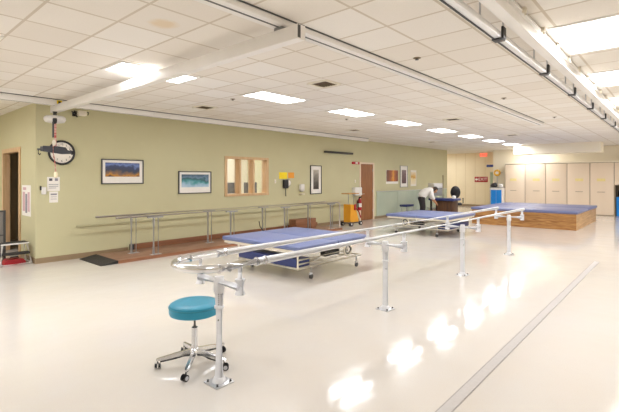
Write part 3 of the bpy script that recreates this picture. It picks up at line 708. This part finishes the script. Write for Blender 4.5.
# ------------------------------------------------------------------ hi-lo treatment tables
def hilo(label, x0, y0, sx, sy, swap):
    """local u runs 0..sx, v runs 0..sy; the low bolster lies along u = 0; the wheel hangs on the v = 0 side. swap mirrors u and v."""
    t = thing('treatment_table', label, 'treatment table', (x0, y0, 0), 0, 'hi-lo mat tables with blue tops')
    def o(name, bm, m, p=t, sm=True): return obj(name, bm, m, p, sm, swap)
    h = sx/2
    for q in (0, 1): o('top_pad', bx(q*h+.004 if q else 0, sx if q else h-.004, 0, sy, .485, .555, bev=.02, seg=3), 'blue')
    bm = bm_new()
    for v in (.03, sy-.08): box(bm, .03, sx-.03, v, v+.05, .44, .485)
    for u in (.03, sx/2-.025, sx-.08): box(bm, u, u+.05, .08, sy-.08, .44, .485)
    o('top_frame', bm, 'ivorymetal', t, False)
    o('top_board', bx(.02, sx-.02, .02, sy-.02, .483, .487), 'ivorymetal')
    o('low_pad', bx(.05, .36, .12, sy-.4, .215, .345, bev=.015), 'navy')
    bm = bm_new()
    for v in (.1, sy-.4): tube(bm, [(.06, v, .2), (sx-.15, v, .2)], .018, 10)
    for u in (.06, .36, sx-.15): tube(bm, [(u, .1, .2), (u, sy-.4, .2)], .018, 10)
    for z in (.27, .335, .41): tube(bm, [(.06, .1, z), (sx-.55, .1, z)], .014, 10)
    tube(bm, [(.06, .1, .2), (.06, .1, .43)], .018, 10); tube(bm, [(.06, sy-.4, .2), (.06, sy-.4, .44)], .018, 10); tube(bm, [(sx-.18, sy-.4, .2), (sx-.18, sy-.4, .44)], .018, 10)
    o('base_frame', bm, 'ivorymetal')
    for v in (.25, sy-.55):
        bm = bm_new(); tube(bm, [(.3, v, .2), (sx-.35, v, .45)], .018, 8); tube(bm, [(sx-.35, v+.04, .2), (.3, v+.04, .45)], .018, 8); o('scissor_arm', bm, 'ivorymetal')
    bm = bm_new(); box(bm, .8, 1.2, .16, .28, .28, .37, bev=.02); o('motor', bm, 'black')
    bm = bm_new(); N = 20; tube(bm, [(sx-.6+0.1*cos(2*pi*k/N), .07, .35+0.1*sin(2*pi*k/N)) for k in range(N)], .017, 8, closed=True); cyl(bm, (sx-.6, .06, .36), (sx-.6, .13, .36), .02)
    hw_ = o('hand_wheel', bm, 'ivorymetal')
    bm = bm_new(); tube(bm, [(sx-.6+0.07*cos(2*pi*k/N), .064, .35+0.07*sin(2*pi*k/N)) for k in range(N)], .01, 6, closed=True); obj('wheel_groove', bm, 'black', hw_, True, swap)
    for u, v in ((.36, .1), (sx-.3, .1), (.36, sy-.4), (sx-.3, sy-.4)):
        bm = bm_new(); tube(bm, [(u, v, .2), (u, v, .1)], .013, 8); box(bm, u-.03, u+.03, v-.018, v+.018, .075, .105, bev=.005)
        cs = o('caster', bm, 'steel')
        bm = bm_new(); cyl(bm, (u+.01, v-.012, .04), (u+.01, v+.012, .04), .04, seg=18); obj('wheel', bm, 'darkgrey', cs, True, swap)
    return t
hilo('nearer blue-topped treatment table between the parallel bars and the olive wall', 4.63, 4.3, 1.9, 1.92, False)
hilo('farther blue-topped treatment table in front of the bent-over person', 10.7, 4.6, 1.9, 1.95, True)

# ------------------------------------------------------------------ platform with second set of bars
t = thing('bar_platform', 'low reddish wooden walking platform along the olive wall', 'platform', (3.5, 7.88, 0))
obj('deck', bx(0, 6.9, 0, 1.0, 0, .055, bev=.004), 'wpink', t)
obj('front_edging', bx(0, 6.9, -.018, 0, 0, .06), 'worange', t)
obj('back_board', bx(.78, 6.9, 1.0, 1.03, 0, .17), 'worange', t)
bm = bm_new(); prism(bm, [(-.32, 0), (0, 0), (0, .055), (-.02, .055), (-.32, .008)], 'Y', 0., 1.0); o = obj('ramp', bm, 'rubber', t, False); o['label'] = 'black rubber ramp'
obj('joint_block', bx(.7, .78, .97, 1.04, 0.055, .17), 'darkgrey', t)
single('wooden_step', bx(-.45, .45, -.15, .15, 0, .3, bev=.006), 'worange', 'reddish wooden step box at the far end of the platform', 'step box', (9.5, 8.7, .056), 0)
t = thing('wall_parallel_bars', 'second set of parallel bars standing on the wooden platform by the wall', 'parallel bars', (0, 0, .055))
for (yy, xs, x0, x1) in ((8.45, (4.02, 5.88, 7.62, 9.46), 3.32, 10.3), (7.97, (4.25, 6.18, 7.98, 9.95), 3.5, 10.3)):
    bm = bm_new(); pts = [(x0, yy, .79), (x1, yy, .79)]
    if yy < 8: pts += [(x1+.06, yy, .775), (x1+.1, yy, .72), (x1+.1, yy, .002)]
    tube(bm, pts, .021, 12); obj('rail', bm, 'railgrey', t)
    for x in xs:
        bm = bm_new(); cyl(bm, (x, yy, .008), (x, yy, .74), .026, seg=14); cyl(bm, (x+.1, yy, .008), (x+.1, yy, .74), .011, seg=10); p = obj('post', bm, 'steel', t)
        obj('base_plate', bx(x-.06, x+.15, yy-.05, yy+.05, 0.001, .009), 'steel', p)
        obj('post_head', bx(x-.13, x+.2, yy-.025, yy+.025, .74, .77, bev=.006), 'grey', p)
# wall handrail
t = thing('wall_handrail', 'slim olive handrail fixed along the olive wall behind the bars', 'handrail', (0, W, 0))
obj('rail', bx(3.15, 12.3, -.045, -.03, .625, .66, bev=.004), mat('handrail_paint', '#b5af8c', .5, noise=('#aea885', 3, .4)), t)
for x in (3.4, 5.0, 6.6, 8.2, 9.8, 11.4): obj('bracket', bx(x-.02, x+.02, -.032, 0, .63, .655), 'darkgrey', t)
bm = bm_new(); tube(bm, [(8.02, 8.42, .6), (8.06, 8.42, .45), (8.2, 8.42, .3), (8.4, 8.42, .24), (8.47, 8.42, .3)], .014, 8)
single('black_hose', bm, 'black', 'short black curved hose draped among the bar posts', 'hose', (-.55, .0, -.15))

# ------------------------------------------------------------------ orange rolling stand
t = thing('rolling_trainer', 'orange rolling stand with wooden tray top left of the extinguisher', 'rolling stand', (11.58, 8.4, 0))
bm = bm_new(); prism(bm, [(-.24, .12), (.22, .12), (.22, .2), (.06, .6), (.02, .7), (-.24, .72)], 'Y', -.16, .12); obj('body', bm, 'orange', t, False)
bm = bm_new(); box(bm, -.05, .05, -.2, -.16, .52, .72, bev=.02); tube(bm, [(.02, -.18, .6), (.2, -.2, .45), (.3, -.2, .25)], .02, 8); obj('strap', bm, 'red', t)
for x in (-.14, .16):
    bm = bm_new(); cyl(bm, (x, 0, .6), (x, 0, 1.06), .016); obj('upright', bm, 'steel', t)
obj('tray', bx(-.32, .28, -.16, .16, 1.06, 1.09, bev=.008), 'wtray', t)
for x in (-.26, .28):
    for y in (-.2, .16):
        bm = bm_new(); cyl(bm, (x, y-.03, .07), (x, y+.03, .07), .07, seg=18); wheel = obj('wheel', bm, 'black', t)
        bm = bm_new(); cyl(bm, (x, y-.034, .07), (x, y+.034, .07), .035, seg=12); obj('hub_cap', bm, 'white', wheel)
bm = bm_new(); box(bm, -.3, .32, -.16, .12, .08, .12); obj('base_tray', bm, 'darkgrey', t)

# ------------------------------------------------------------------ far platform mat
t = thing('platform_mat', 'large low platform of knotty wood with slate blue pads before the cabinets', 'platform mat', (14.9, 2.4, 0))
MW, ML = 3.15, 3.9
obj('front_panel', bx(0, .03, 0, MW, 0, .49), 'wply', t)
obj('side_panel', bx(.03, ML, 0, .03, 0, .49), 'wplylit', t)
bm = bm_new(); box(bm, .03, ML, MW-.03, MW, 0, .49); obj('side_panel', bm, 'wplylit', t)
obj('back_panel', bx(ML-.03, ML, .03, MW-.03, 0, .49), 'wply', t)
obj('deck_board', bx(.03, ML-.03, .03, MW-.03, .46, .49), 'wply', t)
for k in range(2):
    x = -.03+k*(ML/2+.03); obj('pad', bx(x, x+ML/2+.02, -.04, MW+.03, .492, .58, bev=.025, seg=3), 'padblue', t)

# ------------------------------------------------------------------ cabinets
ys = [6.47, 5.575, 4.70, 3.85, 2.99, 2.135]
place = ['tall beige cabinet at the left end of the row, next to the blue cart', 'second tall beige cabinet from the blue cart', 'third tall beige cabinet from the blue cart',
         'fourth tall beige cabinet from the blue cart, behind the platform corner', 'tall beige cabinet at the right end, beside the open niche']
XC = 21.7
for i, (ya, yb) in enumerate(zip(ys, ys[1:])):
    wd = ya-yb
    t = thing('tall_cabinet', place[i], 'cabinet', (XC, yb, 0), 0, 'row of tall beige cabinets')
    obj('carcass', bx(.022, .58, .004, wd-.004, 0, 2.27), 'laminateedge', t)
    dr = obj('door', bx(0, .02, .012, wd-.012, .03, 2.25, bev=.003), 'laminate', t)
    u = wd*(.5 + (.08, -.05, .02, -.04, .03)[i])
    o = obj('card_label', bx(-.003, 0, u-.15, u+.15, 1.46, 1.58), 'cardboard', dr)
    obj('handle', bx(-.012, 0, u-.14, u+.14, .985, 1.01, bev=.003), 'laminateedge', dr)
single('cabinet_cornice', bx(-.02, .58, 0, 5.4, 0, .06, bev=.006), 'ivory', 'pale strip along the top of the row of beige cabinets', 'cornice', (XC, 1.1, 2.271))
t = thing('niche_cabinet', 'beige cabinet with open lower niche cut by the right edge', 'cabinet', (XC, 1.2, 0))
bm = bm_new(); box(bm, .02, .58, 0, .03, 0, 2.27); box(bm, .02, .58, .9, .93, 0, 2.27); box(bm, .55, .58, .03, .9, 0, 2.27); box(bm, .02, .55, .03, .9, 1.3, 2.27); obj('carcass', bm, 'laminateedge', t)
obj('door', bx(0, .02, 0, .92, 1.31, 2.25), 'laminate', t)
t = thing('storage_bin', 'bright blue bin standing in the open cabinet niche', 'bin', (XC+.28, 1.7, 0))
bm = bm_new(); prism(bm, [(-.2, 0), (.2, 0), (.24, .78), (-.24, .78)], 'Y', -.36, .36); obj('bin_body', bm, 'bluecart', t, False)
obj('rim', bx(-.25, .25, -.37, .37, .78, .8), 'bluecart', t)
single('black_bag', bx(-.2, .2, -.3, .32, 0, .32, bev=.1, seg=3), 'black', 'black bag resting on the blue bin in the niche', 'bag', (XC+.28, 1.7, .801))

# blue cart, round yellow sign
t = thing('blue_cart', 'blue two-door cart with white frame at the left end of the cabinets', 'cart', (21.5, 6.76, 0))
bm = bm_new(); box(bm, -.2, .22, -.27, .27, .06, 1.12); obj('cart_frame', bm, 'white', t, False)
for y in (-.245, .005): obj('door', bx(-.215, -.2, y, y+.24, .1, 1.02), 'bluecart', t)
obj('cart_top', bx(-.22, .24, -.29, .29, 1.12, 1.15, bev=.006), 'grey', t)
for x in (-.15, .17):
    for y in (-.22, .22):
        bm = bm_new(); cyl(bm, (x, y-.015, .032), (x, y+.015, .032), .032, seg=12); obj('caster', bm, 'black', t)
def lump(bm, c, r, seed):
    rr = random.Random(seed); q = bmesh.ops.create_icosphere(bm, subdivisions=3, radius=1)
    ph = [rr.uniform(0, 6) for _ in range(6)]
    for v in q['verts']:
        k = 1 + .12*sin(4*v.co.x+ph[0]) + .1*sin(5*v.co.y+ph[1]) + .08*sin(6*v.co.z+ph[2])
        v.co = Vector((c[0]+v.co.x*r[0]*k, c[1]+v.co.y*r[1]*k, max(c[2]+v.co.z*r[2]*k, 0)))
    return bm
single('black_pouch', lump(bm_new(), (0, 0, .08), (.14, .15, .12), 3), 'black', 'black pouch lying on top of the blue cart', 'bag', (21.52, 6.92, 1.151))
single('white_towel', lump(bm_new(), (0, 0, .07), (.11, .1, .1), 5), 'shirt', 'white folded cloth lying on top of the blue cart', 'cloth', (21.5, 6.6, 1.151))
t = thing('ring_sign', 'yellow ring on a thin pole behind the blue cart', 'pole', (21.95, 6.92, 0))
bm = bm_new(); cyl(bm, (0, 0, .02), (0, 0, 1.7), .018, seg=10); lathe(bm, [(.13, 0), (.13, .015), (.03, .03)], seg=20); obj('pole', bm, 'steel', t)
bm = bm_new(); tube(bm, [(0,   .12*cos(2*pi*k/28), 1.86+.12*sin(2*pi*k/28)) for k in range(28)], .05, 10, closed=True); obj('ring', bm, 'ringyellow', t)
bm = bm_new(); lathe(bm, [(.1, -.01), (.1, .01)], (0, 0, 1.86), 24, 'X'); obj('ring_centre', bm, 'paper', t)
bm = bm_new(); tube(bm, [(0, -.16, 1.86), (0, -.28, 1.9)], .015, 8); obj('hook_arm', bm, 'steel', t)

# signs on the end wall
t = thing('exit_sign', 'red wall sign reading EXIT with a white arrow on the end wall', 'sign', (24, 8.42, 1.52))
obj('sign_panel', bx(-.015, 0, -.36, .36, -.15, .15, bev=.004), 'redsign', t)
label_text('lettering', 'EXIT', .24, 'paper', t, (-.017, -.09, 0), (pi/2, 0, -pi/2), .003)
bm = bm_new(); prism(bm, [(.34, 0), (.25, .1), (.25, .04), (.17, .04), (.17, -.04), (.25, -.04), (.25, -.1)], 'X', -.02, -.015); obj('arrow', bm, 'paper', t, False)
t = thing('lit_exit_sign', 'small glowing red EXIT sign hung from the ceiling near the alcove', 'sign', (23.6, 8.15, 2.86))
obj('sign_case', bx(-.03, .03, -.19, .19, -.1, .11, bev=.005), mat('pale_red_panel', '#e9a58c', .5, emit='#f0705a', estr=.25), t)
label_text('lettering', 'EXIT', .19, 'redlamp', t, (-.032, 0, .005), (pi/2, 0, -pi/2), .003)
bm = bm_new(); cyl(bm, (0, 0, .11), (0, 0, .148), .02); obj('stem', bm, 'white', t)
t = thing('projecting_sign', 'small dark blue sign projecting at the corner by the alcove', 'sign', (22.24, 7.33, 2.22))
obj('sign_plate', bx(-.012, .012, -.12, .2, -.06, .06), 'bluesign', t); obj('wall_bracket', bx(.0, .06, -.12, -.1, -.05, .05), 'steel', t)
# a tall glazed panel at the corner
t = thing('glass_screen', 'narrow pale green glass panel beside the far corner', 'glass panel', (22.6, 7.27, 0))
obj('glass_sheet', bx(-.01, .01, .0, .2, .2, 1.9), mat('green_glass', '#b9cdb4', .1, alpha=.6), t); bm = bm_new(); box(bm, -.02, .02, .2, .23, 0, 1.95); box(bm, -.02, .02, 0, .2, 0, .2); box(bm, -.02, .02, 0, .2, 1.9, 1.95); obj('frame', bm, 'laminate', t)

# ------------------------------------------------------------------ the group by the mirror
t = thing('exam_table', 'dark wooden exam table with navy padded top beside the bent-over person', 'exam table', (15.85, 6.65, 0))
bm = bm_new(); box(bm, -.02, .7, -.06, 1.0, .7, .79, bev=.03, seg=3); obj('padded_top', bm, 'navy', t)
obj('cabinet_body', bx(.08, .62, .04, .7, .05, .7, bev=.005), 'wtable', t)
for y in (.09, .39): obj('door', bx(.065, .08, y, y+.27, .1, .66), 'wtable', t)
for x in (.06, .58): 
    bm = bm_new(); box(bm, x+.01, x+.07, .9, .96, 0, .7); obj('leg', bm, 'black', t)
obj('plinth', bx(.1, .6, .06, .68, 0, .05), 'black', t)
bm = bm_new(); lathe(bm, [(.075, 0), (.08, .04), (.07, .1), (.02, .12)], seg=18)
single('towel_roll', bm, 'paper', 'small white roll standing on the navy exam table', 'roll', (16.15, 6.72, .791))
t = thing('office_chair', 'black high-backed office chair behind the navy exam table', 'chair', (17.36, 7.17, 0), radians(-66))
bm = bm_new(); box(bm, -.26, .26, -.26, .24, .46, .56, bev=.04, seg=3); obj('seat', bm, 'black', t)
bm = bm_new(); q = bmesh.ops.create_icosphere(bm, subdivisions=3, radius=1)
for v in q['verts']: v.co = Vector((v.co.x*.2, -.26+v.co.y*.08 - .03*v.co.z, 1.0+v.co.z*.27))
obj('backrest', bm, 'black', t)
bm = bm_new(); box(bm, -.03, .03, -.3, -.22, .5, .8); obj('back_bar', bm, 'darkgrey', t)
bm = bm_new(); cyl(bm, (0, 0, .1), (0, 0, .46), .03); obj('column', bm, 'darkgrey', t)
for k in range(5):
    a = 2*pi*k/5; bm = bm_new(); tube(bm, [(0, 0, .11), (.3*cos(a), .3*sin(a), .075)], [.025, .016], 8); lg = obj('leg', bm, 'black', t)
    bm = bm_new(); cyl(bm, (.3*cos(a)-.02, .3*sin(a), .03), (.3*cos(a)+.02, .3*sin(a), .03), .03, seg=12); obj('caster', bm, 'black', lg)
for s in (-1, 1):
    bm = bm_new(); tube(bm, [(s*.25, -.05, .5), (s*.31, -.05, .55), (s*.31, -.05, .72)], .016, 8); box(bm, s*.31-.03, s*.31+.03, -.16, .1, .72, .75, bev=.01); obj('armrest', bm, 'black', t)
t = thing('equipment_cart', 'grey equipment cart with pale machine behind the exam table', 'cart', (16.9, 7.85, 0), radians(-40))
obj('cart_shelf', bx(-.22, .22, -.3, .3, .85, .88), 'grey', t)
for x in (-.2, .2):
    for y in (-.28, .28):
        bm = bm_new(); cyl(bm, (x, y, .03), (x, y, .88), .015, seg=8); obj('leg', bm, 'steel', t)
obj('lower_shelf', bx(-.22, .22, -.3, .3, .3, .33), 'grey', t)
obj('mast', cyl(bm_new(), (.18, -.36, .03), (.18, -.36, 1.72), .02, seg=10), 'vent', t); obj('mast_foot', bx(-.02, .22, -.4, -.3, .0, .03), 'grey', t)
t = thing('treatment_machine', 'pale boxy machine with grey front standing on the equipment cart', 'machine', (16.9, 7.85, .881), radians(-40))
obj('housing', bx(-.2, .2, -.29, .29, .3, .5, bev=.02), 'white', t); obj('front', bx(-.19, .19, -.28, .28, .0, .3, bev=.01), 'grey', t); obj('control_panel', bx(-.2, -.19, -.2, .2, .06, .24), 'darkgrey', t)
t = thing('low_bench', 'small navy padded stool in front of the mirror, left of the person', 'stool', (15.42, 8.38, 0))
bm = bm_new(); box(bm, -.32, .32, -.16, .16, .44, .53, bev=.03, seg=3); obj('seat', bm, 'navy', t)
for x in (-.24, .24):
    for y in (-.11, .11):
        bm = bm_new(); cyl(bm, (x, y, .0), (x*.95, y, .44), .016, seg=10); obj('leg', bm, 'steel', t)

# ------------------------------------------------------------------ the person bending over
def skin(name, pts, edges, rad, m, parent, sub=2, root=0):
    me = bpy.data.meshes.new(name); me.from_pydata([tuple(p) for p in pts], edges, []); me.update()
    o = bpy.data.objects.new(name, me); COL.objects.link(o); o.parent = parent
    o.modifiers.new('Skin', 'SKIN')
    if not me.skin_vertices: me.attributes  # layer is made by the modifier
    sv = me.skin_vertices[0].data
    for i, r in enumerate(rad):
        sv[i].radius = (r, r) if not isinstance(r, tuple) else r; sv[i].use_root = (i == root)
    o.modifiers['Skin'].use_smooth_shade = True
    s = o.modifiers.new('Subdivision', 'SUBSURF'); s.levels = sub; s.render_levels = sub
    me.materials.append(M[m]); return o
# local frame: +x is the way the person faces, y to the person's left, z up; feet at the origin
pr = thing('person', 'person in white shirt and dark trousers bending forward at the exam table', 'person', (15.28, 7.62, 0), math.atan2(-.75, .66))
hip = (-.04, 0, .84); wst = (.03, 0, .97); chst = (.2, 0, 1.12); sho = (.3, 0, 1.17); nck = (.38, 0, 1.18); hd = (.48, 0, 1.13)
P_ = [hip, wst, chst, sho, nck, hd]; E_ = [(0, 1), (1, 2), (2, 3), (3, 4), (4, 5)]; R_ = [(.14, .12), (.14, .11), (.16, .11), (.12, .09), .055, .085]
legs = {}
for s in (-1, 1):
    b = len(P_); P_ += [(-.02, s*.095, .82), (.02, s*.11, .47), (-.04, s*.12, .09), (.1, s*.13, .045)]; E_ += [(0, b), (b, b+1), (b+1, b+2), (b+2, b+3)]; R_ += [.095, .062, .045, .036]
    b = len(P_); sx = .02*s; P_ += [(.29, s*.17, 1.13), (.34+sx, s*.23, .87), (.47+sx, s*.18, .68), (.51+sx, s*.165, .63)]; E_ += [(3, b), (b, b+1), (b+1, b+2), (b+2, b+3)]; R_ += [.06, .043, .03, (.034, .02)]
    base = b+3
    for k in range(5):          # four fingers and a thumb, each bent
        f = (k-1.5)*.02
        if k < 4:
            L = (.036, .043, .04, .03)[k]; b2 = len(P_)
            P_ += [(.535+sx, s*.16+f, .6), (.56+sx, s*.16+f*1.2, .6-L), (.555+sx, s*.16+f*1.2, .6-2*L)]
        else:
            b2 = len(P_); P_ += [(.525+sx, s*.16-s*.04, .615), (.55+sx, s*.16-s*.06, .59), (.565+sx, s*.16-s*.06, .565)]
        E_ += [(base, b2), (b2, b2+1), (b2+1, b2+2)]; R_ += [.011, .0095, .008]
body = skin('body', P_, E_, R_, 'skin', pr)
# face: nose, mouth, ears and eyes, the head hanging and looking down at the table
bm = bm_new(); c = Vector(hd); fd = Vector((.62, 0, -.78)); up = Vector((.78, 0, .62))
q = bmesh.ops.create_icosphere(bm, subdivisions=3, radius=1)
for v in q['verts']: p = v.co.copy(); v.co = c + fd*(p.x*.098) + Vector((0, 1, 0))*(p.y*.076) + up*(p.z*.12)
def blob(at, r):
    q2 = bmesh.ops.create_icosphere(bm, subdivisions=2, radius=1)
    for v in q2['verts']: p = v.co.copy(); v.co = at + fd*(p.x*r[0]) + Vector((0, 1, 0))*(p.y*r[1]) + up*(p.z*r[2])
blob(c+fd*.1-up*.01, (.022, .014, .03)); blob(c+fd*.086-up*.058, (.014, .026, .008)); blob(c+fd*.03-up*.09, (.06, .05, .04))
for s in (-1, 1): blob(c+Vector((0, s*.078, 0)), (.02, .01, .032))
obj('head', bm, 'skin', pr)
bm = bm_new()
for s in (-1, 1): blob(c+fd*.086+up*.02+Vector((0, s*.03, 0)), (.014, .016, .01))
obj('eyes', bm, 'eye', pr)
bm = bm_new(); q = bmesh.ops.create_icosphere(bm, subdivisions=4, radius=1)
for v in q['verts']:
    p = v.co.copy(); k = 1.1 if not (p.x > .25 and p.z < .45) else .8
    v.co = c - fd*.012 + up*.012 + fd*(p.x*.1*k) + Vector((0, 1, 0))*(p.y*.082*k) + up*(p.z*.118*k)
obj('hair', bm, 'hair', pr)
SP = [(-.05, 0, .82), (-.01, 0, .94), (.09, 0, 1.04), (.2, 0, 1.12), (.33, 0, 1.17)]; SE = [(0, 1), (1, 2), (2, 3), (3, 4)]; SR = [(.2, .19), (.2, .185), (.2, .18), (.195, .165), (.11, .09)]
for s in (-1, 1):
    b = len(SP); SP += [(.29, s*.18, 1.12), (.33+.02*s, s*.23, .9), (.42+.02*s, s*.2, .76)]; SE += [(3, b), (b, b+1), (b+1, b+2)]; SR += [.09, .075, .058]
skin('shirt', SP, SE, SR, 'shirt', pr)
TP = [(-.06, 0, .9), (-.05, 0, .82)]; TE = [(0, 1)]; TR = [(.165, .15), (.175, .15)]
for s in (-1, 1):
    b = len(TP); TP += [(-.03, s*.1, .74), (.015, s*.112, .47), (-.03, s*.12, .14)]; TE += [(1, b), (b, b+1), (b+1, b+2)]; TR += [.115, .085, .07]
skin('trousers', TP, TE, TR, 'trouser', pr)
for s in (-1, 1):
    bm = bm_new(); q = bmesh.ops.create_icosphere(bm, subdivisions=3, radius=1)
    for v in q['verts']: p = v.co.copy(); v.co = Vector((.04+p.x*.14, s*.125+p.y*.05, max(0, .04+p.z*.06)))
    obj('shoe', bm, 'black', pr)
# ------------------------------------------------------------------ world and view
wd = bpy.data.worlds.new('world'); S.world = wd; wd.use_nodes = True
wd.node_tree.nodes['Background'].inputs[0].default_value = lin('#fff6ea'); wd.node_tree.nodes['Background'].inputs[1].default_value = .5
S.view_settings.view_transform = 'Standard'; S.view_settings.look = 'None'; S.view_settings.gamma = 1; S.view_settings.use_curve_mapping = False
S.view_settings.exposure = 0.93
S.cycles.max_bounces = 8; S.cycles.diffuse_bounces = 6; S.cycles.glossy_bounces = 4; S.cycles.sample_clamp_indirect = 6
S.cycles.use_denoising = True
